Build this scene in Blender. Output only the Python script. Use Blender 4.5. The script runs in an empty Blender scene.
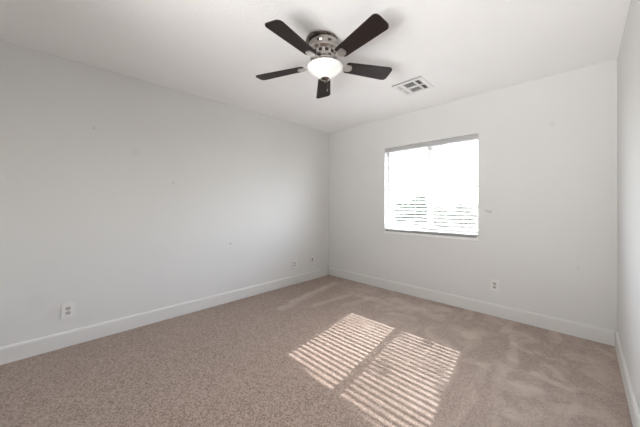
import bpy, bmesh, math, random
from mathutils import Vector, Matrix, noise

random.seed(7)
scene = bpy.context.scene
COL = scene.collection

# ------------------------------------------------------------------ camera
W, H, BACK = 3.3716, 2.44, -4.05          # room: x 0..W, y BACK..0, z 0..H
cam_d = bpy.data.cameras.new('camera')
cam = bpy.data.objects.new('camera', cam_d)
COL.objects.link(cam)
cam.location = (3.1625, -3.332, 1.199)
cam.rotation_euler = (math.pi / 2, 0, 0.7649)
cam_d.sensor_width = 36.0
cam_d.sensor_fit = 'HORIZONTAL'
cam_d.lens = 266.31 / 640 * 36
cam_d.shift_x = -7.46 / 640
cam_d.shift_y = -8.46 / 640
cam_d.clip_start = 0.02
scene.camera = cam

# ------------------------------------------------------------------ sky, sun, exposure
SKY, HAZE, HAZE_EXP, SUN, FILL, EXPOSURE = 11.5, 1.5, 2.5, 7.6, 25.0, 0.50
world = bpy.data.worlds.new('world')
scene.world = world
world.use_nodes = True
wn = world.node_tree
for n in list(wn.nodes):
    wn.nodes.remove(n)
w_out = wn.nodes.new('ShaderNodeOutputWorld')
w_bg = wn.nodes.new('ShaderNodeBackground')
w_mix = wn.nodes.new('ShaderNodeMix')
w_mix.data_type = 'RGBA'
w_mix.inputs[0].default_value = 0.88
w_sky = wn.nodes.new('ShaderNodeTexSky')
w_sky.sky_type = 'NISHITA'
w_sky.sun_disc = False
w_sky.sun_elevation = math.radians(40)
w_sky.sun_rotation = math.radians(-8)
w_mix.inputs[7].default_value = (0.97, 0.985, 1.0, 1)
wn.links.new(w_sky.outputs[0], w_mix.inputs[6])
wn.links.new(w_mix.outputs[2], w_bg.inputs[0])
# hazy sky: brighter round the sun, falling off with the angle from it
w_tc = wn.nodes.new('ShaderNodeTexCoord')
w_dot = wn.nodes.new('ShaderNodeVectorMath')
w_dot.operation = 'DOT_PRODUCT'
SUNDIR = Vector((0.138, -1.0, -1 / 1.19)).normalized()
w_dot.inputs[1].default_value = -SUNDIR
wn.links.new(w_tc.outputs['Generated'], w_dot.inputs[0])


def w_math(op, a, b):
    q = wn.nodes.new('ShaderNodeMath')
    q.operation = op
    for i, x in enumerate((a, b)):
        if isinstance(x, (int, float)):
            q.inputs[i].default_value = x
        else:
            wn.links.new(x, q.inputs[i])
    return q.outputs[0]


w_lobe = w_math('POWER', w_math('MAXIMUM', w_dot.outputs['Value'], 0.0), HAZE_EXP)
w_str = w_math('ADD', w_math('MULTIPLY', w_lobe, HAZE), SKY)
wn.links.new(w_str, w_bg.inputs[1])
wn.links.new(w_bg.outputs[0], w_out.inputs[0])

sun_d = bpy.data.lights.new('sun', 'SUN')
sun_d.energy = SUN
sun_d.angle = math.radians(0.35)
sun_d.color = (1.0, 0.99, 0.98)
sun = bpy.data.objects.new('sun', sun_d)
COL.objects.link(sun)
sun.rotation_euler = SUNDIR.to_track_quat('-Z', 'Y').to_euler()
sun.location = (1.0, 6.0, 6.0)

# added fill lamp, unseen behind the camera, shining in through the made-up doorway
fill_d = bpy.data.lights.new('fill_light', 'AREA')
fill_d.shape = 'RECTANGLE'
fill_d.size, fill_d.size_y = 1.4, 1.2
fill_d.spread = math.radians(95)
fill_d.energy = FILL
fill_d.color = (1.0, 0.99, 0.985)
fill = bpy.data.objects.new('fill_light', fill_d)
COL.objects.link(fill)
fill.location = (2.6, BACK - 0.85, 0.5)
fill.rotation_euler = (math.radians(90 + 36), 0, math.radians(0))    # towards +Y and up, aimed to brighten the ceiling

# light portal on the outer side of the window, so the sky is sampled where it can enter
por_d = bpy.data.lights.new('window_portal', 'AREA')
por_d.shape = 'RECTANGLE'
por_d.size, por_d.size_y = 1.207, 1.206
por_d.cycles.is_portal = True
por = bpy.data.objects.new('window_portal', por_d)
COL.objects.link(por)
por.location = (1.7085, 0.165, 1.403)
por.rotation_euler = (-math.pi / 2, 0, 0)    # facing into the room (-Y)

vs = scene.view_settings
vs.view_transform = 'Standard'
vs.look = 'None'
vs.gamma = 1.0
vs.use_curve_mapping = False
vs.exposure = EXPOSURE
scene.cycles.max_bounces = 16
scene.cycles.diffuse_bounces = 10
scene.cycles.transparent_max_bounces = 16
scene.cycles.sample_clamp_indirect = 6.0
scene.cycles.use_denoising = True
scene.cycles.use_adaptive_sampling = False
scene.cycles.sampling_pattern = 'BLUE_NOISE'


# ------------------------------------------------------------------ materials
def new_mat(name):
    m = bpy.data.materials.new(name)
    m.use_nodes = True
    nt = m.node_tree
    b = nt.nodes['Principled BSDF']
    return m, nt, b


def sock(b, *names):
    for n in names:
        if n in b.inputs:
            return b.inputs[n]


def simple(name, col, rough=0.5, metal=0.0, bump=0.0, bscale=200.0, var=0.0, spec=0.5):
    m, nt, b = new_mat(name)
    b.inputs['Base Color'].default_value = (*col, 1)
    b.inputs['Roughness'].default_value = rough
    b.inputs['Metallic'].default_value = metal
    sock(b, 'Specular IOR Level').default_value = spec
    tc = nt.nodes.new('ShaderNodeTexCoord')
    nz = nt.nodes.new('ShaderNodeTexNoise')
    nz.inputs['Scale'].default_value = bscale
    nz.inputs['Detail'].default_value = 3
    nt.links.new(tc.outputs['Object'], nz.inputs['Vector'])
    if bump:
        bp = nt.nodes.new('ShaderNodeBump')
        bp.inputs['Strength'].default_value = bump
        bp.inputs['Distance'].default_value = 0.004
        nt.links.new(nz.outputs[0], bp.inputs['Height'])
        nt.links.new(bp.outputs[0], b.inputs['Normal'])
    if var:
        mx = nt.nodes.new('ShaderNodeMix')
        mx.data_type = 'RGBA'
        mx.inputs[6].default_value = (*[c * (1 - var) for c in col], 1)
        mx.inputs[7].default_value = (*[min(1, c * (1 + var)) for c in col], 1)
        nt.links.new(nz.outputs[0], mx.inputs[0])
        nt.links.new(mx.outputs[2], b.inputs['Base Color'])
    return m


def painted(name, col, spots=(), bump=0.12, bscale=90.0):
    """matt wall paint with fine orange-peel texture and a few small scuffs at given world points"""
    m, nt, b = new_mat(name)
    b.inputs['Roughness'].default_value = 0.75
    sock(b, 'Specular IOR Level').default_value = 0.25
    N, L = nt.nodes, nt.links
    geo = N.new('ShaderNodeNewGeometry')
    nz = N.new('ShaderNodeTexNoise')
    nz.inputs['Scale'].default_value = bscale
    nz.inputs['Detail'].default_value = 4
    L.new(geo.outputs['Position'], nz.inputs['Vector'])
    bp = N.new('ShaderNodeBump')
    bp.inputs['Strength'].default_value = bump
    bp.inputs['Distance'].default_value = 0.004
    L.new(nz.outputs[0], bp.inputs['Height'])
    L.new(bp.outputs[0], b.inputs['Normal'])
    big = N.new('ShaderNodeTexNoise')
    big.inputs['Scale'].default_value = 1.6
    big.inputs['Detail'].default_value = 3
    L.new(geo.outputs['Position'], big.inputs['Vector'])
    mx = N.new('ShaderNodeMix')
    mx.data_type = 'RGBA'
    mx.inputs[6].default_value = (*[c * 0.975 for c in col], 1)
    mx.inputs[7].default_value = (*[min(1, c * 1.02) for c in col], 1)
    L.new(big.outputs[0], mx.inputs[0])
    last = mx.outputs[2]
    for (p, r, strength, tint) in spots:
        d = N.new('ShaderNodeVectorMath')
        d.operation = 'DISTANCE'
        d.inputs[1].default_value = p
        L.new(geo.outputs['Position'], d.inputs[0])
        mr = N.new('ShaderNodeMapRange')
        mr.interpolation_type = 'SMOOTHSTEP'
        mr.inputs['From Min'].default_value = r
        mr.inputs['From Max'].default_value = r * 0.25
        mr.inputs['To Min'].default_value = 0
        mr.inputs['To Max'].default_value = strength
        L.new(d.outputs['Value'], mr.inputs['Value'])
        q = N.new('ShaderNodeMix')
        q.data_type = 'RGBA'
        L.new(mr.outputs[0], q.inputs[0])
        L.new(last, q.inputs[6])
        q.inputs[7].default_value = (*tint, 1)
        last = q.outputs[2]
    L.new(last, b.inputs['Base Color'])
    return m


WALL = (0.73, 0.732, 0.722)
SCUFF = (0.35, 0.34, 0.33)
M = {}
M['wall_left'] = painted('wall_paint_left', WALL, [
    ((0, -1.78, 0.72), 0.020, 0.55, SCUFF), ((0, -2.42, 1.44), 0.014, 0.5, SCUFF), ((0, -3.06, 1.89), 0.014, 0.4, SCUFF),
    ((0, -3.40, 0.42), 0.10, 0.05, SCUFF), ((0, -2.75, 1.72), 0.05, 0.10, SCUFF), ((0, -3.30, 0.30), 0.08, 0.10, SCUFF)])
M['wall_back'] = painted('wall_paint_back', WALL, [
    ((2.395, 0, 1.135), 0.022, 0.40, SCUFF), ((2.432, 0, 1.128), 0.020, 0.45, SCUFF), ((2.415, 0, 1.12), 0.018, 0.30, SCUFF),
    ((2.95, 0, 1.98), 0.03, 0.15, SCUFF), ((3.13, 0, 0.62), 0.02, 0.2, SCUFF)])
M['wall'] = painted('wall_paint', WALL)
M['ceiling'] = painted('ceiling_paint', (0.925, 0.925, 0.92), bump=0.45, bscale=55.0)
M['trim'] = simple('white_semigloss_trim', (0.735, 0.735, 0.72), 0.45)
M['sill'] = simple('white_sill_paint', (0.90, 0.90, 0.89), 0.4)
M['vinyl'] = simple('white_vinyl', (0.85, 0.85, 0.84), 0.35)
M['plastic'] = simple('white_plastic', (0.78, 0.78, 0.765), 0.3)
M['slot'] = simple('dark_slot_plastic', (0.05, 0.048, 0.045), 0.5)
M['ivory'] = simple('receptacle_plastic', (0.50, 0.49, 0.47), 0.3)
M['rail'] = simple('grey_blind_rail', (0.50, 0.50, 0.50), 0.35)
M['bottom_rail'] = simple('grey_bottom_rail', (0.30, 0.30, 0.29), 0.4)
M['cord'] = simple('blind_cord', (0.82, 0.82, 0.80), 0.8)
M['wand'] = simple('clear_grey_wand', (0.28, 0.28, 0.28), 0.25)
M['nickel'] = simple('brushed_nickel', (0.50, 0.47, 0.445), 0.17, 1.0, 0.02, 400)
M['satin'] = simple('satin_nickel', (0.74, 0.72, 0.70), 0.34, 1.0, 0.02, 400)
M['canopy'] = simple('darkened_nickel', (0.20, 0.17, 0.15), 0.22, 1.0, 0.02, 400)  # nickel with the ring's dark reflection put into the colour
M['nickel_dark'] = simple('shadowed_nickel_slots', (0.06, 0.055, 0.05), 0.4, 0.6)
M['vent'] = simple('white_enamel_steel', (0.82, 0.82, 0.81), 0.35)
M['edge_shade'] = simple('grey_edge_shade', (0.36, 0.36, 0.36), 0.6)  # tone of the shade along the register's near edge
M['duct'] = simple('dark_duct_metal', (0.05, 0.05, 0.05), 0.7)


def slat_mat():
    m, nt, b = new_mat('white_vinyl_slat')
    b.inputs['Base Color'].default_value = (0.95, 0.95, 0.945, 1)
    b.inputs['Roughness'].default_value = 0.4
    tr = nt.nodes.new('ShaderNodeBsdfTranslucent')
    tr.inputs[0].default_value = (0.85, 0.85, 0.84, 1)
    mx = nt.nodes.new('ShaderNodeMixShader')
    mx.inputs[0].default_value = 0.10
    nt.links.new(b.outputs[0], mx.inputs[1])
    nt.links.new(tr.outputs[0], mx.inputs[2])
    nt.links.new(mx.outputs[0], nt.nodes['Material Output'].inputs[0])
    return m


M['slat'] = slat_mat()


def glass_mat(name, haze, dirt):
    """thin clear glazing: transparent with a weak mirror, a little dust that dims what passes"""
    m, nt, b = new_mat(name)
    N, L = nt.nodes, nt.links
    N.remove(b)
    tr = N.new('ShaderNodeBsdfTransparent')
    gl = N.new('ShaderNodeBsdfGlossy')
    gl.inputs['Roughness'].default_value = 0.02
    df = N.new('ShaderNodeBsdfDiffuse')
    df.inputs[0].default_value = (0.45, 0.44, 0.42, 1)
    geo = N.new('ShaderNodeNewGeometry')
    nz = N.new('ShaderNodeTexNoise')
    nz.inputs['Scale'].default_value = 5.5
    nz.inputs['Detail'].default_value = 2
    L.new(geo.outputs['Position'], nz.inputs['Vector'])
    mr = N.new('ShaderNodeMapRange')
    mr.inputs['From Min'].default_value = 0.56
    mr.inputs['From Max'].default_value = 0.70
    mr.inputs['To Min'].default_value = haze
    mr.inputs['To Max'].default_value = haze + dirt
    L.new(nz.outputs[0], mr.inputs['Value'])
    m1 = N.new('ShaderNodeMixShader')
    L.new(mr.outputs[0], m1.inputs[0])
    L.new(tr.outputs[0], m1.inputs[1])
    L.new(df.outputs[0], m1.inputs[2])
    m2 = N.new('ShaderNodeMixShader')
    m2.inputs[0].default_value = 0.04
    L.new(m1.outputs[0], m2.inputs[1])
    L.new(gl.outputs[0], m2.inputs[2])
    L.new(m2.outputs[0], N['Material Output'].inputs[0])
    return m


M['glass'] = glass_mat('window_glass', 0.02, 0.06)
M['glass_screen'] = glass_mat('dusty_window_glass', 0.20, 0.5)


# brushed strokes left in the pile: end points on the floor, half width, strength
STROKES = [
    ((2.676, -0.367, 0), (2.735, -0.557, 0), 0.03, 0.6),
    ((2.735, -0.557, 0), (2.768, -0.855, 0), 0.035, 0.6),
    ((2.768, -0.855, 0), (2.738, -1.166, 0), 0.04, 0.5),
    ((2.910, -0.947, 0), (3.096, -0.990, 0), 0.03, 0.6),
    ((2.985, -0.016, 0), (3.010, -0.246, 0), 0.03, 0.5),
    ((2.614, -0.372, 0), (2.654, -0.055, 0), 0.03, 0.45),
    ((2.281, -0.294, 0), (2.264, -0.018, 0), 0.03, 0.5),
    ((2.254, -0.575, 0), (2.410, -0.649, 0), 0.06, 0.35),
    ((3.034, -1.264, 0), (3.200, -1.168, 0), 0.05, 0.4),
    ((2.787, -1.233, 0), (2.941, -1.190, 0), 0.07, 0.45),
    ((0.649, -1.487, 0), (0.403, -0.267, 0), 0.06, 0.5),
    ((0.843, -1.131, 0), (0.912, -0.572, 0), 0.05, 0.5),
    ((0.543, -1.234, 0), (0.416, -0.502, 0), 0.04, 0.35),
    ((1.449, -0.316, 0), (2.067, -0.465, 0), 0.07, 0.4),
    ((0.844, -0.468, 0), (1.413, -0.493, 0), 0.06, 0.35),
    ((2.464, -0.841, 0), (2.449, -0.475, 0), 0.06, 0.3),
    ((1.102, -0.882, 0), (1.198, -0.456, 0), 0.05, 0.4),
    ((3.257, -0.385, 0), (3.350, -0.693, 0), 0.07, 0.3),
]


def carpet_mat():
    m, nt, b = new_mat('taupe_carpet')
    N, L = nt.nodes, nt.links
    b.inputs['Roughness'].default_value = 0.95
    sock(b, 'Specular IOR Level').default_value = 0.08
    sw = sock(b, 'Sheen Weight')
    if sw:
        sw.default_value = 0.15
    geo = N.new('ShaderNodeNewGeometry')

    def nz(scale, detail, rough=0.6, vec=None, dist=0.0):
        n = N.new('ShaderNodeTexNoise')
        n.inputs['Scale'].default_value = scale
        n.inputs['Detail'].default_value = detail
        n.inputs['Roughness'].default_value = rough
        n.inputs['Distortion'].default_value = dist
        L.new(vec if vec else geo.outputs['Position'], n.inputs['Vector'])
        return n.outputs[0]

    def ramp(v, a, c, lo, hi):
        r = N.new('ShaderNodeMapRange')
        r.interpolation_type = 'SMOOTHSTEP'
        r.inputs['From Min'].default_value = a
        r.inputs['From Max'].default_value = c
        r.inputs['To Min'].default_value = lo
        r.inputs['To Max'].default_value = hi
        L.new(v, r.inputs['Value'])
        return r.outputs[0]

    def math_(op, a, c):
        q = N.new('ShaderNodeMath')
        q.operation = op
        for i, x in enumerate((a, c)):
            if isinstance(x, (int, float)):
                q.inputs[i].default_value = x
            else:
                L.new(x, q.inputs[i])
        return q.outputs[0]
    # brushed pile: long soft strokes, turned along the vacuum's direction
    mp = N.new('ShaderNodeMapping')
    mp.inputs['Rotation'].default_value = (0, 0, math.radians(38))
    mp.inputs['Scale'].default_value = (3.2, 0.85, 1)
    L.new(geo.outputs['Position'], mp.inputs['Vector'])
    stroke = ramp(nz(1.7, 3, 0.55, mp.outputs[0], 0.6), 0.50, 0.68, 0.0, 0.55)
    patch = ramp(nz(3.2, 4, 0.6, None, 1.0), 0.46, 0.72, 0.0, 1.0)
    # window-side floor painted lighter as if better lit; strokes fade on the far side
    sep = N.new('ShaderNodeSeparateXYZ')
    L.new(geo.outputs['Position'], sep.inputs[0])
    lit_zone = ramp(math_('ADD', sep.outputs['X'], math_('MULTIPLY', sep.outputs['Y'], 1.0)), -0.3, 1.2, 0.08, 1.0)
    light = math_('MULTIPLY', math_('ADD', math_('MULTIPLY', math_('MAXIMUM', stroke, patch), 0.62), 0.42), lit_zone)

    def vmath(op, a, c=None, scale=None):
        q = N.new('ShaderNodeVectorMath')
        q.operation = op
        for i, x in enumerate((a, c)):
            if x is None:
                continue
            if isinstance(x, (tuple, Vector)):
                q.inputs[i].default_value = tuple(x)
            else:
                L.new(x, q.inputs[i])
        if scale is not None:
            L.new(scale, q.inputs['Scale'])
        return q.outputs['Value'] if op in ('DOT_PRODUCT', 'DISTANCE') else q.outputs[0]
    wob = N.new('ShaderNodeTexNoise')
    wob.inputs['Scale'].default_value = 7
    L.new(geo.outputs['Position'], wob.inputs['Vector'])
    wv = N.new('ShaderNodeVectorMath')
    wv.operation = 'MULTIPLY_ADD'
    L.new(wob.outputs['Color'], wv.inputs[0])
    wv.inputs[1].default_value = (0.10, 0.10, 0)
    L.new(geo.outputs['Position'], wv.inputs[2])
    pos = vmath('SUBTRACT', wv.outputs[0], (0.05, 0.05, 0.0))
    for (a_, b_, wd, stg) in STROKES:
        A, B = Vector(a_), Vector(b_)
        t = vmath('DOT_PRODUCT', vmath('SUBTRACT', pos, A), (B - A) / (B - A).length_squared)
        t = math_('MINIMUM', math_('MAXIMUM', t, 0.0), 1.0)
        foot = vmath('ADD', vmath('SCALE', B - A, None, t), A)
        light = math_('ADD', light, ramp(vmath('DISTANCE', pos, foot), wd * 1.5, wd * 0.4, 0.0, stg * 0.75))
    tuft = nz(150, 3, 0.8)
    vo = N.new('ShaderNodeTexVoronoi')
    vo.inputs['Scale'].default_value = 140
    L.new(geo.outputs['Position'], vo.inputs['Vector'])
    vs_ = N.new('ShaderNodeSeparateXYZ')
    L.new(vo.outputs['Color'], vs_.inputs[0])
    clump = vs_.outputs['X']
    f = math_('ADD', math_('MULTIPLY', tuft, 0.62), math_('MULTIPLY', clump, 0.38))
    f = ramp(f, 0.20, 0.80, 0.0, 1.0)
    c1 = N.new('ShaderNodeMix'); c1.data_type = 'RGBA'
    c1.inputs[6].default_value = (0.165, 0.118, 0.094, 1)
    c1.inputs[7].default_value = (0.455, 0.358, 0.303, 1)
    L.new(f, c1.inputs[0])
    c2 = N.new('ShaderNodeMix'); c2.data_type = 'RGBA'
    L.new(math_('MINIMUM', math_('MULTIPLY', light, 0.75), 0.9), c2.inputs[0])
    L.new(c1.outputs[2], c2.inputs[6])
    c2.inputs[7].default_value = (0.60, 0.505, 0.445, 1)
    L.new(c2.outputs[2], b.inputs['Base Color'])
    bp = N.new('ShaderNodeBump')
    bp.inputs['Strength'].default_value = 0.35
    bp.inputs['Distance'].default_value = 0.006
    L.new(f, bp.inputs['Height'])
    L.new(bp.outputs[0], b.inputs['Normal'])
    return m


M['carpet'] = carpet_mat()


def wood_mat():
    m, nt, b = new_mat('espresso_wood')
    N, L = nt.nodes, nt.links
    tc = N.new('ShaderNodeTexCoord')
    nz = N.new('ShaderNodeTexNoise')
    nz.inputs['Scale'].default_value = 30
    nz.inputs['Detail'].default_value = 5
    L.new(tc.outputs['Object'], nz.inputs['Vector'])
    cr = N.new('ShaderNodeMix'); cr.data_type = 'RGBA'
    cr.inputs[6].default_value = (0.008, 0.005, 0.0045, 1)
    cr.inputs[7].default_value = (0.024, 0.013, 0.010, 1)
    L.new(nz.outputs[0], cr.inputs[0])
    L.new(cr.outputs[2], b.inputs['Base Color'])
    b.inputs['Roughness'].default_value = 0.5
    sock(b, 'Specular IOR Level').default_value = 0.3
    return m


M['wood'] = wood_mat()


def bowl_mat():
    """frosted lamp glass, lit from inside by its bulbs"""
    m, nt, b = new_mat('frosted_bowl_glass')
    N, L = nt.nodes, nt.links
    tc = N.new('ShaderNodeTexCoord')
    nz = N.new('ShaderNodeTexNoise')
    nz.inputs['Scale'].default_value = 9
    nz.inputs['Detail'].default_value = 3
    nz.inputs['Distortion'].default_value = 1.5
    L.new(tc.outputs['Object'], nz.inputs['Vector'])
    mx = N.new('ShaderNodeMix'); mx.data_type = 'RGBA'
    mx.inputs[6].default_value = (0.80, 0.79, 0.77, 1)
    mx.inputs[7].default_value = (0.93, 0.92, 0.90, 1)
    L.new(nz.outputs[0], mx.inputs[0])
    L.new(mx.outputs[2], b.inputs['Base Color'])
    b.inputs['Roughness'].default_value = 0.25
    b.inputs['Emission Color'].default_value = (1, 0.97, 0.93, 1)
    b.inputs['Emission Strength'].default_value = 0.14
    m.cycles.emission_sampling = 'NONE'
    return m


M['bowl'] = bowl_mat()
M['stucco'] = simple('tan_stucco', (0.13, 0.115, 0.10), 0.9, 0, 0.3, 40, 0.08)
M['roof_tile'] = simple('brown_roof_tile', (0.07, 0.055, 0.048), 0.85, 0, 0.6, 12, 0.25)
M['house_glass'] = simple('dark_house_glass', (0.03, 0.035, 0.04), 0.1)
M['ground'] = simple('dark_desert_gravel', (0.085, 0.08, 0.073), 0.95, 0, 0.3, 20, 0.12)
M['block'] = simple('grey_block', (0.16, 0.15, 0.14), 0.9, 0, 0.4, 30, 0.1)
M['leaf'] = simple('dark_green_leaf', (0.030, 0.042, 0.022), 0.8, 0, 0, 6, 0.35)
M['bark'] = simple('brown_bark', (0.08, 0.06, 0.045), 0.9, 0, 0.5, 25, 0.2)


# ------------------------------------------------------------------ mesh helpers
def box(bm, x0, x1, y0, y1, z0, z1, bev=0.0, mat=None):
    vs_ = [bm.verts.new((x, y, z)) for x in (x0, x1) for y in (y0, y1) for z in (z0, z1)]
    idx = ((0, 1, 3, 2), (4, 6, 7, 5), (0, 4, 5, 1), (2, 3, 7, 6), (0, 2, 6, 4), (1, 5, 7, 3))
    fs = [bm.faces.new([vs_[i] for i in f]) for f in idx]
    if bev:
        es = list({e for f in fs for e in f.edges})
        r = bmesh.ops.bevel(bm, geom=es, offset=bev, segments=2, affect='EDGES', profile=0.6)
        vs_ = list({v for v in vs_ if v.is_valid} | set(r['verts']))
    if mat is not None:
        bmesh.ops.transform(bm, matrix=mat, verts=vs_)
    return vs_


def lathe(bm, c, prof, seg=40):
    """prof: list of (radius, z); revolved round a vertical axis at c=(x,y)"""
    rings = []
    for r, z in prof:
        if r < 1e-5:
            rings.append([bm.verts.new((c[0], c[1], z))])
        else:
            rings.append([bm.verts.new((c[0] + r * math.cos(2 * math.pi * k / seg), c[1] + r * math.sin(2 * math.pi * k / seg), z)) for k in range(seg)])
    for a, b in zip(rings, rings[1:]):
        for k in range(seg):
            j = (k + 1) % seg
            if len(a) == 1 and len(b) == 1:
                continue
            if len(a) == 1:
                bm.faces.new((a[0], b[k], b[j]))
            elif len(b) == 1:
                bm.faces.new((a[k], b[0], a[j]))
            else:
                bm.faces.new((a[k], b[k], b[j], a[j]))


def tube(bm, pts, r, seg=8):
    rings = []
    for i, p in enumerate(pts):
        p = Vector(p)
        d = (Vector(pts[min(i + 1, len(pts) - 1)]) - Vector(pts[max(i - 1, 0)])).normalized()
        u = d.orthogonal().normalized()
        v = d.cross(u)
        rr = r[i] if isinstance(r, (list, tuple)) else r
        rings.append([bm.verts.new(p + u * rr * math.cos(2 * math.pi * k / seg) + v * rr * math.sin(2 * math.pi * k / seg)) for k in range(seg)])
    for a, b in zip(rings, rings[1:]):
        for k in range(seg):
            j = (k + 1) % seg
            bm.faces.new((a[k], a[j], b[j], b[k]))
    bm.faces.new(rings[0][::-1])
    bm.faces.new(rings[-1])


def world_loc(o):
    v = Vector((0, 0, 0))
    while o:
        v += o.location
        o = o.parent
    return v


def obj(name, bm, mat, parent=None, smooth=False, origin=None):
    """link bm (in world coordinates) as one mesh object under parent"""
    bmesh.ops.recalc_face_normals(bm, faces=bm.faces)
    base = world_loc(parent) if parent else Vector((0, 0, 0))
    o_loc = Vector(origin) if origin is not None else base
    bmesh.ops.translate(bm, verts=bm.verts, vec=-o_loc)
    me = bpy.data.meshes.new(name)
    bm.to_mesh(me)
    bm.free()
    me.materials.append(mat)
    if smooth:
        for p in me.polygons:
            p.use_smooth = True
        me.set_sharp_from_angle(angle=math.radians(35))
    o = bpy.data.objects.new(name, me)
    COL.objects.link(o)
    o.location = o_loc - base
    if parent:
        o.parent = parent
    return o


def thing(name, label, cat, loc, group=None):
    o = bpy.data.objects.new(name, None)
    o.empty_display_size = 0.1
    COL.objects.link(o)
    o.location = loc
    o['label'] = label
    o['category'] = cat
    if group:
        o['group'] = group
    return o


def struct(name, bm, mat, label=None, cat=None, parent=None):
    o = obj(name, bm, mat, parent)
    if not parent:
        o['kind'] = 'structure'
        if label:
            o['label'] = label
            o['category'] = cat
    return o


def slab_with_hole(bm, axes, lo, hi, h0, h1, t0, t1):
    """slab spanning lo..hi on two axes with a rectangular hole h0..h1, thickness t0..t1 on the third"""
    a, b, t = axes

    def bx(a0, a1, b0, b1):
        c = [None] * 3
        c[a], c[b], c[t] = (a0, a1), (b0, b1), (t0, t1)
        box(bm, *c[0], *c[1], *c[2])
    bx(lo[0], h0[0], lo[1], hi[1])
    bx(h1[0], hi[0], lo[1], hi[1])
    bx(h0[0], h1[0], lo[1], h0[1])
    bx(h0[0], h1[0], h1[1], hi[1])


# ------------------------------------------------------------------ room shell
T = 0.16
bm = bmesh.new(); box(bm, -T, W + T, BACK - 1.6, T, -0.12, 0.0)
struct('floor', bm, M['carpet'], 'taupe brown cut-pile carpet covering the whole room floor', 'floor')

VX0, VX1, VY0, VY1 = 1.745, 2.012, -0.838, -0.560      # hole for the ceiling register
bm = bmesh.new()
slab_with_hole(bm, (0, 1, 2), (-T, BACK - 1.6), (W + T, T), (VX0, VY0), (VX1, VY1), H, H + 0.12)
struct('ceiling', bm, M['ceiling'], 'white lightly textured flat ceiling above the fan', 'ceiling')

WX0, WX1, WZ0, WZ1 = 1.105, 2.312, 0.800, 2.006
bm = bmesh.new()
slab_with_hole(bm, (0, 2, 1), (-T, 0), (W + T, H), (WX0, WZ0), (WX1, WZ1), 0.0, T)
struct('wall_back', bm, M['wall_back'], 'off-white painted wall with the blind-covered window', 'wall')
bm = bmesh.new(); box(bm, -T, 0, BACK, 0, 0, H)
struct('wall_left', bm, M['wall_left'], 'long off-white blank wall on the left with three wall plates', 'wall')
bm = bmesh.new(); box(bm, W, W + T, BACK, 0, 0, H)
struct('wall_right', bm, M['wall'], 'sliver of bright white wall at the right edge', 'wall')
bm = bmesh.new()                                          # unseen wall behind the camera, with an opening added for the fill light
DX0, DX1 = 1.80, 3.25
box(bm, -T, DX0, BACK - T, BACK, 0, H)
box(bm, DX1, W + T, BACK - T, BACK, 0, H)
box(bm, DX0, DX1, BACK - T, BACK, 2.36, H)
struct('wall_front', bm, M['wall'])
bm = bmesh.new()                                          # unseen short passage, assumed behind the added opening
box(bm, 0.6, 0.7, BACK - 1.6, BACK - T, 0, H)
box(bm, W, W + T, BACK - 1.6, BACK - T, 0, H)
box(bm, 0.6, W + T, BACK - 1.7, BACK - 1.6, 0, H)
struct('wall_hall', bm, M['wall'])


def baseboard(name, p0, p1, n):
    """profile extruded from p0 to p1 on the wall; n points into the room"""
    prof = ((0, 0), (0.015, 0), (0.015, 0.112), (0.011, 0.124), (0.004, 0.130), (0, 0.130))
    bm = bmesh.new()
    rings = []
    for p in (p0, p1):
        rings.append([bm.verts.new((p[0] + n[0] * a, p[1] + n[1] * a, z)) for a, z in prof])
    k = len(prof)
    for i in range(k):
        j = (i + 1) % k
        bm.faces.new((rings[0][i], rings[0][j], rings[1][j], rings[1][i]))
    bm.faces.new(rings[0][::-1]); bm.faces.new(rings[1])
    return struct(name, bm, M['trim'])


baseboard('baseboard_left', (0, BACK), (0, 0), (1, 0))
baseboard('baseboard_back', (0.015, 0), (W - 0.015, 0), (0, -1))
baseboard('baseboard_right', (W, 0), (W, BACK), (-1, 0))

# ------------------------------------------------------------------ window 1
win = bpy.data.objects.new('window_1', None)
COL.objects.link(win)
win.location = (1.71, 0.10, WZ0)
win['kind'] = 'structure'
win['label'] = 'white vinyl two-pane sliding window behind the blind'
win['category'] = 'window'
FY0, FY1 = 0.075, 0.135
bm = bmesh.new()
GX0, GX1, GZ0, GZ1 = 1.148, 2.290, 0.905, 1.955
box(bm, WX0, GX0, FY0, FY1, WZ0, WZ1)
box(bm, GX1, WX1, FY0, FY1, WZ0, WZ1)
box(bm, GX0, GX1, FY0, FY1, WZ0, GZ0)
box(bm, GX0, GX1, FY0, FY1, GZ1, WZ1)
obj('window_frame', bm, M['vinyl'], win)
bm = bmesh.new(); box(bm, 1.690, 1.758, FY0 + 0.005, FY1 - 0.005, GZ0, GZ1, 0.004)
obj('meeting_stile', bm, M['vinyl'], win)
bm = bmesh.new(); box(bm, GX0, 1.690, 0.098, 0.102, GZ0, GZ1)
obj('pane', bm, M['glass'], win)
bm = bmesh.new(); box(bm, 1.758, GX1, 0.098, 0.102, GZ0, GZ1)
obj('pane', bm, M['glass_screen'], win)
bm = bmesh.new(); box(bm, WX0, WX1, -0.012, FY0, WZ0 - 0.002, 0.824, 0.004)
o = obj('window_sill', bm, M['sill'], win)

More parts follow.
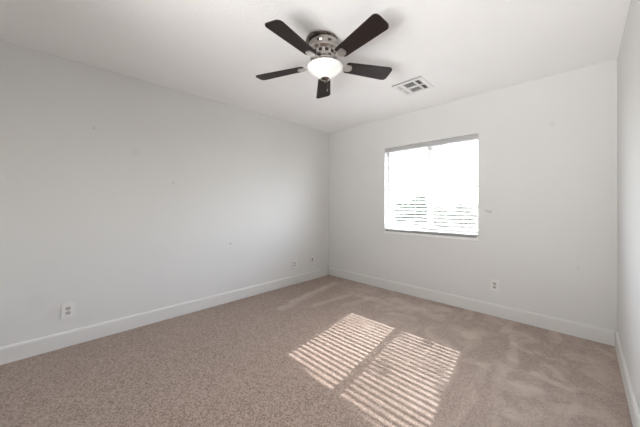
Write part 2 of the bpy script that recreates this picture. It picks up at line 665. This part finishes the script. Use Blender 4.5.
# ------------------------------------------------------------------ blind
blind = thing('window_blind', 'white two-inch horizontal slat blind with open slats covering the window', 'blind', (1.71, 0.032, 0.826))
BX0, BX1, BY = 1.116, 2.296, 0.034
bm = bmesh.new(); box(bm, WX0 + 0.004, WX1 - 0.004, 0.004, 0.062, 1.953, 2.003, 0.003)
hr = obj('head_rail', bm, M['rail'], blind); hr['label'] = 'grey head rail'
PITCH, TILT, SW = 0.0452, math.radians(19), 0.050
nsl = 24
sz0 = 0.868
slat_me = None
for i in range(nsl):
    z = sz0 + i * PITCH
    if slat_me is None:
        bm = bmesh.new()
        prof = []
        for k in range(7):
            t = -0.5 + k / 6
            prof.append((t * SW, 0.0022 * (1 - 4 * t * t)))
        up = [(a, b + 0.0012) for a, b in prof]
        loop = prof[::-1] + up
        ca, sa = math.cos(TILT), math.sin(TILT)
        rr = []
        for x in (BX0, BX1):
            rr.append([bm.verts.new((x, BY + a * ca - b * sa, z + a * sa + b * ca)) for a, b in loop])
        n = len(loop)
        for k in range(n):
            j = (k + 1) % n
            bm.faces.new((rr[0][k], rr[0][j], rr[1][j], rr[1][k]))
        bm.faces.new(rr[0][::-1]); bm.faces.new(rr[1])
        so = obj('slat', bm, M['slat'], blind, origin=(1.71, BY, z))
        slat_me = so
    else:
        c = slat_me.copy()
        COL.objects.link(c)
        c.parent = blind
        c.location = slat_me.location + Vector((0, 0, i * PITCH))
bm = bmesh.new(); box(bm, BX0, 2.283, BY - 0.026, BY + 0.026, 0.8265, 0.8455, 0.004)
br = obj('bottom_rail', bm, M['bottom_rail'], blind); br['label'] = 'grey bottom rail'
for lx in (1.235, 1.545, 1.83, 2.15):
    bm = bmesh.new()
    for yy in (BY - 0.0235, BY + 0.0235):
        tube(bm, [(lx, yy, 0.84), (lx, yy, 1.96)], 0.0011, 6)
    for i in range(nsl):
        z = sz0 + i * PITCH - 0.0015
        tube(bm, [(lx, BY - 0.0235, z - 0.0235 * math.tan(TILT)), (lx, BY + 0.0235, z + 0.0235 * math.tan(TILT))], 0.0007, 4)
    obj('ladder_cord', bm, M['cord'], blind)
bm = bmesh.new(); tube(bm, [(1.176, 0.004, 1.958), (1.176, -0.004, 1.94), (1.176, -0.006, 1.16)], 0.0055, 6)
tw = obj('tilt_wand', bm, M['wand'], blind, True); tw['label'] = 'thin grey tilt wand'

# ------------------------------------------------------------------ ceiling fan
FC = (1.763, -1.899)
fan = thing('ceiling_fan', 'five-blade ceiling fan with dark wood blades, nickel housing and white glass bowl', 'ceiling fan', (FC[0], FC[1], H))
CC = (FC[0] - 0.018, FC[1] - 0.016)              # the canopy sits a little off the rotor, which hangs tilted
MC = (FC[0] - 0.009, FC[1] - 0.008)
bm = bmesh.new()
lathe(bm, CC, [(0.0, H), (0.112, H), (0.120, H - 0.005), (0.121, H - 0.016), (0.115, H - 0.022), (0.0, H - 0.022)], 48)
o = obj('ceiling_canopy', bm, M['canopy'], fan, True); o['label'] = 'nickel ceiling ring with its dark reflection in the colour'
bm = bmesh.new()
lathe(bm, MC, [(0.0, H - 0.022), (0.108, H - 0.022), (0.114, H - 0.030), (0.116, H - 0.052), (0.109, H - 0.060), (0.107, H - 0.066), (0.110, H - 0.072), (0.108, H - 0.086),
               (0.096, H - 0.096), (0.090, H - 0.102), (0.088, H - 0.130), (0.098, H - 0.136), (0.102, H - 0.146), (0.098, H - 0.156), (0.0, H - 0.156)], 48)
hs = obj('motor_housing', bm, M['nickel'], fan, True)
bm = bmesh.new()
for k in range(12):                                     # cooling slots round the neck of the housing
    a = 2 * math.pi * k / 12
    box(bm, 0.086, 0.0915, -0.013, 0.013, H - 0.127, H - 0.105, 0.002,
        Matrix.Translation((MC[0], MC[1], 0)) @ Matrix.Rotation(a, 4, 'Z'))
sl = obj('cooling_slots', bm, M['nickel_dark'], hs); sl['label'] = 'dark cooling slots'
bm = bmesh.new()
lathe(bm, FC, [(0.0, 2.284), (0.080, 2.284), (0.092, 2.280), (0.094, 2.266), (0.086, 2.258), (0.060, 2.256), (0.058, 2.249), (0.098, 2.247), (0.118, 2.242), (0.120, 2.236), (0.0, 2.236)], 48)
obj('light_fitter', bm, M['nickel'], fan, True)

BASE = -1.3928
PIT = -0.2131
TX, TY = 0.0601, 0.0112
RIN, ROUT = 0.165, 0.560


def blade_pt(ang, r, s, dz):
    e = Vector((math.cos(ang), math.sin(ang), 0)); n = Vector((-math.sin(ang), math.cos(ang), 0))
    o = e * r + n * (s * math.cos(PIT)) + Vector((0, 0, s * math.sin(PIT)))
    o.z += TX * o.x + TY * o.y + dz
    return Vector((FC[0], FC[1], 2.2541)) + o


def blade_outline():
    """rounded, slightly flaring plank: (r, s)"""
    w0, w1 = 0.051, 0.069
    pts = []

    def corner(cr, cs, a0, a1, rad, n=5):
        for k in range(n + 1):
            a = a0 + (a1 - a0) * k / n
            pts.append((cr + rad * math.cos(a), cs + rad * math.sin(a)))
    corner(RIN + 0.02, -w0 + 0.02, math.pi, 1.5 * math.pi, 0.02)
    corner(ROUT - 0.032, -w1 + 0.032, -0.5 * math.pi, 0, 0.032)
    corner(ROUT - 0.032, w1 - 0.032, 0, 0.5 * math.pi, 0.032)
    corner(RIN + 0.02, w0 - 0.02, 0.5 * math.pi, math.pi, 0.02)
    return pts


def plate(bm, ang, outline, z0, z1):
    lo = [bm.verts.new(blade_pt(ang, r, s, z0)) for r, s in outline]
    hi = [bm.verts.new(blade_pt(ang, r, s, z1)) for r, s in outline]
    n = len(outline)
    bm.faces.new(lo[::-1]); bm.faces.new(hi)
    for k in range(n):
        j = (k + 1) % n
        bm.faces.new((lo[k], lo[j], hi[j], hi[k]))


iron_out = [(0.080, -0.014), (0.125, -0.013), (0.150, -0.020), (0.172, -0.030), (0.200, -0.030), (0.214, -0.020), (0.219, -0.008),
            (0.219, 0.008), (0.214, 0.020), (0.200, 0.030), (0.172, 0.030), (0.150, 0.020), (0.125, 0.013), (0.080, 0.014)]
for k in range(5):
    ang = BASE + k * 2 * math.pi / 5
    bm = bmesh.new(); plate(bm, ang, blade_outline(), 0.0, 0.006)
    obj('blade', bm, M['wood'], fan)
    bm = bmesh.new(); plate(bm, ang, iron_out, -0.006, 0.0)
    for (r, s) in ((0.185, -0.016), (0.185, 0.016), (0.207, 0.0)):
        p = blade_pt(ang, r, s, -0.006)
        lathe(bm, (p.x, p.y), [(0.0, p.z - 0.003), (0.004, p.z - 0.002), (0.005, p.z + 0.001)], 10)
    e0, e1 = blade_pt(ang, 0.084, 0, 0.010), blade_pt(ang, 0.150, 0, -0.003)
    tube(bm, [e0, (e0 + e1) / 2 + Vector((0, 0, 0.004)), e1], [0.015, 0.012, 0.009], 10)
    obj('blade_iron', bm, M['satin'], fan)
bm = bmesh.new()
lathe(bm, FC, [(0.110, 2.240), (0.128, 2.239), (0.133, 2.233), (0.1315, 2.224), (0.123, 2.212), (0.108, 2.199), (0.088, 2.184), (0.067, 2.170), (0.049, 2.158), (0.036, 2.149),
               (0.022, 2.143), (0.0, 2.141)], 56)
obj('light_bowl', bm, M['bowl'], fan, True)
bm = bmesh.new()
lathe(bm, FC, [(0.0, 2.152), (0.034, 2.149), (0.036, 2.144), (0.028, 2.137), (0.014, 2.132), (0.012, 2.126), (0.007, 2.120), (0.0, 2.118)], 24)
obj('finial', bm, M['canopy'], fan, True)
pc = (FC[0] + 0.012, FC[1] + 0.010)
bm = bmesh.new()
for k in range(22):
    z = 2.140 - k * 0.0032
    lathe(bm, pc, [(0, z + 0.0016), (0.0014, z), (0, z - 0.0016)], 6)
ch = obj('pull_chain', bm, M['nickel'], fan)
bm = bmesh.new(); lathe(bm, pc, [(0, 2.072), (0.003, 2.070), (0.004, 2.058), (0.002, 2.052), (0, 2.051)], 10)
obj('pull_fob', bm, M['nickel'], ch, True)

# ------------------------------------------------------------------ ceiling register
vent = thing('ceiling_vent', 'white square air register with six louvered openings in the ceiling', 'air vent', (1.879, -0.700, H))
cells_x = [(1.757, 1.797), (1.822, 1.931), (1.950, 1.994)]
cells_y = [(-0.818, -0.705), (-0.682, -0.578)]
bm = bmesh.new()
PX0, PX1, PY0, PY1 = 1.727, 2.036, -0.860, -0.542
z0, z1 = H - 0.008, H
xs = [PX0, cells_x[0][0], cells_x[0][1], cells_x[1][0], cells_x[1][1], cells_x[2][0], cells_x[2][1], PX1]
ys = [PY0, cells_y[0][0], cells_y[0][1], cells_y[1][0], cells_y[1][1], PY1]
V = {}


def gv(i, j, k):
    if (i, j, k) not in V:
        zz = (z0 if k == 0 else z1)
        V[(i, j, k)] = bm.verts.new((xs[i], ys[j], zz))
    return V[(i, j, k)]


hole = {(1, 1), (3, 1), (5, 1), (1, 3), (3, 3), (5, 3)}
nx, ny = len(xs) - 1, len(ys) - 1
for i in range(nx):
    for j in range(ny):
        if (i, j) in hole:
            continue
        bm.faces.new((gv(i, j, 0), gv(i + 1, j, 0), gv(i + 1, j + 1, 0), gv(i, j + 1, 0)))
        bm.faces.new((gv(i, j, 1), gv(i, j + 1, 1), gv(i + 1, j + 1, 1), gv(i + 1, j, 1)))
        for (di, dj, a, b_) in ((-1, 0, (i, j), (i, j + 1)), (1, 0, (i + 1, j), (i + 1, j + 1)), (0, -1, (i, j), (i + 1, j)), (0, 1, (i, j + 1), (i + 1, j + 1))):
            q = (i + di, j + dj)
            if q in hole or not (0 <= q[0] < nx and 0 <= q[1] < ny):
                bm.faces.new((gv(*a, 0), gv(*b_, 0), gv(*b_, 1), gv(*a, 1)))
fp = obj('face_plate', bm, M['vent'], vent)


def louver(c0, c1, direction, h=0.016, lean=0.014):
    """one thin slanted blade from c0 to c1 (its lower edge); direction = where its upper edge leans"""
    bm = bmesh.new()
    d = Vector(direction)
    c0, c1 = Vector(c0), Vector(c1)
    up = Vector((0, 0, h)) + d * lean
    t = Vector((0, 0, 0.001)) - d * 0.0008
    vv = [bm.verts.new(p) for p in (c0, c1, c1 + up, c0 + up, c0 + t, c1 + t, c1 + up + t, c0 + up + t)]
    for f in ((0, 1, 2, 3), (7, 6, 5, 4), (0, 4, 5, 1), (1, 5, 6, 2), (2, 6, 7, 3), (3, 7, 4, 0)):
        bm.faces.new([vv[i] for i in f])
    return obj('louver', bm, M['vent'], vent)


for (y0_, y1_) in cells_y:
    for ci, (x0_, x1_) in enumerate(cells_x):
        if ci == 1:                                       # blows towards the far side of the room from the window
            n = 5
            for k in range(n):
                yy = y0_ + (y1_ - y0_) * (k + 0.3) / n
                louver((x0_, yy, H - 0.007), (x1_, yy, H - 0.007), (0, 1, 0), 0.007, 0.006)
        else:
            n = 3
            for k in range(n):
                if ci == 0:
                    xx = x0_ + (x1_ - x0_) * (k + 0.7) / n
                    louver((xx, y0_, H - 0.007), (xx, y1_, H - 0.007), (1, 0, 0))
                else:
                    xx = x0_ + (x1_ - x0_) * (k + 0.3) / n
                    louver((xx, y0_, H - 0.007), (xx, y1_, H - 0.007), (-1, 0, 0), 0.009, 0.006)
bm = bmesh.new(); box(bm, PX0 - 0.002, PX1 + 0.002, PY0 - 0.007, PY0 + 0.001, H - 0.010, H)  # strip added in grey for the shade along the plate edge
ga = obj('edge_shade_strip', bm, M['edge_shade'], vent); ga['label'] = 'thin grey strip standing for edge shade'
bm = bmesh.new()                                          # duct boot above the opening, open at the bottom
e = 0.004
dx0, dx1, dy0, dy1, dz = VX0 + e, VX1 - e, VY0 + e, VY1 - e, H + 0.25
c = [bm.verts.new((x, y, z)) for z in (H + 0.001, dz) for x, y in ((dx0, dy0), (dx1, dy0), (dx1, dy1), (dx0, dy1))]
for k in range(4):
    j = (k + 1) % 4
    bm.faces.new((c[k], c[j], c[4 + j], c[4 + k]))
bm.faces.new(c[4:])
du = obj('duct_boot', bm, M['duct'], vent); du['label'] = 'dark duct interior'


# ------------------------------------------------------------------ wall plates
def wall_frame(pos, wall):
    """matrix: local x = along the wall, local y = out of the wall into the room, local z = up"""
    if wall == 'left':
        m = Matrix(((0, 1, 0, 0), (1, 0, 0, 0), (0, 0, 1, 0), (0, 0, 0, 1)))
    else:
        m = Matrix(((1, 0, 0, 0), (0, -1, 0, 0), (0, 0, 1, 0), (0, 0, 0, 1)))
    return Matrix.Translation(pos) @ m


def outlet(pos, wall, label, w=0.074, h=0.118):
    t = thing('electrical_outlet', label, 'outlet', pos, None)
    F = wall_frame(pos, wall)
    bm = bmesh.new(); box(bm, -w / 2, w / 2, 0, 0.0065, -h / 2, h / 2, 0.0015, F)
    obj('cover_plate', bm, M['plastic'], t)
    for s in (-1, 1):
        zc = s * 0.0195
        bm = bmesh.new()
        out = []
        for k in range(20):
            a = 2 * math.pi * k / 20
            out.append((max(-0.0165, min(0.0165, 0.0175 * math.cos(a))), zc + max(-0.0135, min(0.0135, 0.0175 * math.sin(a)))))
        lo = [bm.verts.new(F @ Vector((x, 0.005, z))) for x, z in out]
        hi = [bm.verts.new(F @ Vector((x, 0.0075, z))) for x, z in out]
        bm.faces.new(hi); bm.faces.new(lo[::-1])
        for k in range(20):
            j = (k + 1) % 20
            bm.faces.new((lo[k], lo[j], hi[j], hi[k]))
        bmesh.ops.remove_doubles(bm, verts=bm.verts, dist=1e-5)
        r = obj('receptacle', bm, M['ivory'], t)
        bm = bmesh.new()
        box(bm, -0.0085, -0.0055, 0.0070, 0.0079, zc - 0.001, zc + 0.009, 0, F)
        box(bm, 0.0055, 0.0085, 0.0070, 0.0079, zc - 0.001, zc + 0.008, 0, F)
        box(bm, -0.003, 0.003, 0.0070, 0.0079, zc - 0.010, zc - 0.004, 0.0008, F)
        q = obj('slots', bm, M['slot'], r); q['label'] = 'dark plug slots'
    bm = bmesh.new()
    box(bm, -0.003, 0.003, 0.0058, 0.0072, -0.003, 0.003, 0.001, F)
    obj('screw', bm, M['nickel'], t)
    return t


outlet((0, -3.226, 0.302), 'left', 'white duplex outlet low on the left wall, nearest the camera, above the baseboard', 0.082, 0.122)
outlet((0, -0.762, 0.303), 'left', 'small duplex outlet far along the left wall, next to the plate by the corner')
outlet((2.472, 0, 0.330), 'back', 'white duplex outlet under and right of the window, on the window wall', 0.076, 0.120)

pos = (0, -0.392, 0.318)
cp = thing('cable_wall_plate', 'small white cable plate on the left wall, the one closest to the room corner', 'wall plate', pos)
F = wall_frame(pos, 'left')
bm = bmesh.new(); box(bm, -0.035, 0.035, 0, 0.006, -0.057, 0.057, 0.0025, F)
obj('cover_plate', bm, M['plastic'], cp)
bm = bmesh.new(); box(bm, -0.015, 0.015, 0.005, 0.0085, -0.030, 0.030, 0.002, F)
obj('jack_insert', bm, M['ivory'], cp)
bm = bmesh.new()
for zc in (0.016, -0.016):
    box(bm, -0.006, 0.006, 0.0080, 0.0105, zc - 0.006, zc + 0.006, 0.001, F)
obj('jack', bm, M['nickel_dark'], cp)

# ------------------------------------------------------------------ outside, seen through the slats
GZ = -3.0
bm = bmesh.new(); box(bm, -90, 70, 0.9, 160, GZ - 0.3, GZ)
gr = struct('ground', bm, M['ground'], 'grey gravel ground outside the window', 'ground')
# unseen eave over the window, its slanted edge shaped to clip the sunlight
bm = bmesh.new()
vv = [bm.verts.new(p) for p in ((-1.5, T, 2.30), (5.0, T, 2.30), (5.0, 0.717 - 0.09 * 3.95, 2.30), (-1.5, 0.717 + 0.09 * 2.55, 2.30),
                                (-1.5, T, 2.62), (5.0, T, 2.62), (5.0, 0.717 - 0.09 * 3.95, 2.62), (-1.5, 0.717 + 0.09 * 2.55, 2.62))]
for f in ((0, 1, 2, 3), (7, 6, 5, 4), (0, 4, 5, 1), (1, 5, 6, 2), (2, 6, 7, 3), (3, 7, 4, 0)):
    bm.faces.new([vv[i] for i in f])
struct('roof_eave', bm, M['stucco'])


def house(pos, w, d, hw, hr, label):
    t = thing('house', label, 'house', (pos[0], pos[1], GZ))
    x, y = pos
    bm = bmesh.new(); box(bm, x - w / 2, x + w / 2, y, y + d, GZ, GZ + hw)
    obj('wall', bm, M['stucco'], t)
    bm = bmesh.new()
    o_ = 0.5
    zz = GZ + hw
    b = [bm.verts.new(p) for p in ((x - w / 2 - o_, y - o_, zz), (x + w / 2 + o_, y - o_, zz), (x + w / 2 + o_, y + d + o_, zz), (x - w / 2 - o_, y + d + o_, zz))]
    r = [bm.verts.new((x - w / 2 + d / 2, y + d / 2, zz + hr)), bm.verts.new((x + w / 2 - d / 2, y + d / 2, zz + hr))]
    bm.faces.new((b[0], b[1], r[1], r[0])); bm.faces.new((b[2], b[3], r[0], r[1]))
    bm.faces.new((b[1], b[2], r[1])); bm.faces.new((b[3], b[0], r[0])); bm.faces.new(b[::-1])
    obj('roof', bm, M['roof_tile'], t)
    for k in range(3):
        wx = x - w / 2 + w * (k + 0.7) / 3.4
        bm = bmesh.new(); box(bm, wx - 0.6, wx + 0.6, y - 0.05, y + 0.05, GZ + 1.0, GZ + 2.2)
        f = obj('window', bm, M['vinyl'], t)
        bm = bmesh.new(); box(bm, wx - 0.52, wx + 0.52, y - 0.07, y - 0.04, GZ + 1.08, GZ + 2.12)
        obj('pane', bm, M['house_glass'], f)
    return t


house((-9.0, 34.0), 12, 8, 3.0, 1.5, 'tan stucco house with brown hip roof seen through the right pane')
house((-27.0, 36.0), 12, 8, 3.0, 1.6, 'tan stucco house half hidden behind trees in the left pane')
bm = bmesh.new(); box(bm, -40, 12, 17.0, 17.2, GZ, GZ + 1.7)
for k in range(18):
    x = -40 + k * 3
    box(bm, x - 0.22, x + 0.22, 16.9, 17.3, GZ, GZ + 1.85)
bw = obj('garden_wall', bm, M['block'])
bw['label'] = 'low grey block garden wall crossing outside behind the blind'; bw['category'] = 'garden wall'


def tree(pos, h, r, label, seed, open_=1.0):
    rnd = random.Random(seed)
    t = thing('tree', label, 'tree', (pos[0], pos[1], GZ), 'trees outside the window')
    x, y = pos
    bm = bmesh.new()
    tube(bm, [(x, y, GZ), (x + 0.1, y, GZ + h * 0.3), (x, y + 0.1, GZ + h * 0.75)], [0.2, 0.15, 0.05], 8)
    for k in range(6):
        a = rnd.uniform(0, 6.28)
        z = GZ + h * rnd.uniform(0.3, 0.6)
        tube(bm, [(x, y, z), (x + r * 0.7 * math.cos(a), y + r * 0.7 * math.sin(a), z + h * 0.22)], [0.07, 0.02], 6)
    obj('trunk', bm, M['bark'], t)
    bm = bmesh.new()
    for k in range(int(1500 * open_)):                    # leaf sprays through the crown
        while True:
            p = Vector((rnd.uniform(-1, 1), rnd.uniform(-1, 1), rnd.uniform(-1, 1)))
            if p.length < 1:
                break
        p = p * (0.75 + 0.35 * noise.noise(p * 2.0 + Vector((seed, 0, 0))))
        c_ = Vector((x + p.x * r, y + p.y * r, GZ + h * 0.68 + p.z * h * 0.34))
        u = Vector((rnd.gauss(0, 1), rnd.gauss(0, 1), rnd.gauss(0, 1))).normalized()
        v = u.orthogonal().normalized()
        s = rnd.uniform(0.12, 0.24)
        q = [bm.verts.new(c_ + u * s * a + v * s * 0.5 * b_) for a, b_ in ((-1, 0), (0, -1), (1, 0), (0, 1))]
        bm.faces.new(q)
    obj('foliage', bm, M['leaf'], t)
    return t


tree((-9.7, 24.0), 5.5, 1.5, 'tallest dark green tree outside, beside the centre stile in the left pane', 3)
tree((-13.8, 28.5), 5.0, 1.9, 'lower dark green tree outside, middle of the left pane', 5)
tree((-6.2, 21.5), 4.3, 0.9, 'small dark tree outside, just right of the centre stile', 9)
tree((-5.8, 26.5), 4.4, 1.5, 'wide low tree outside, in the middle of the right pane', 12)
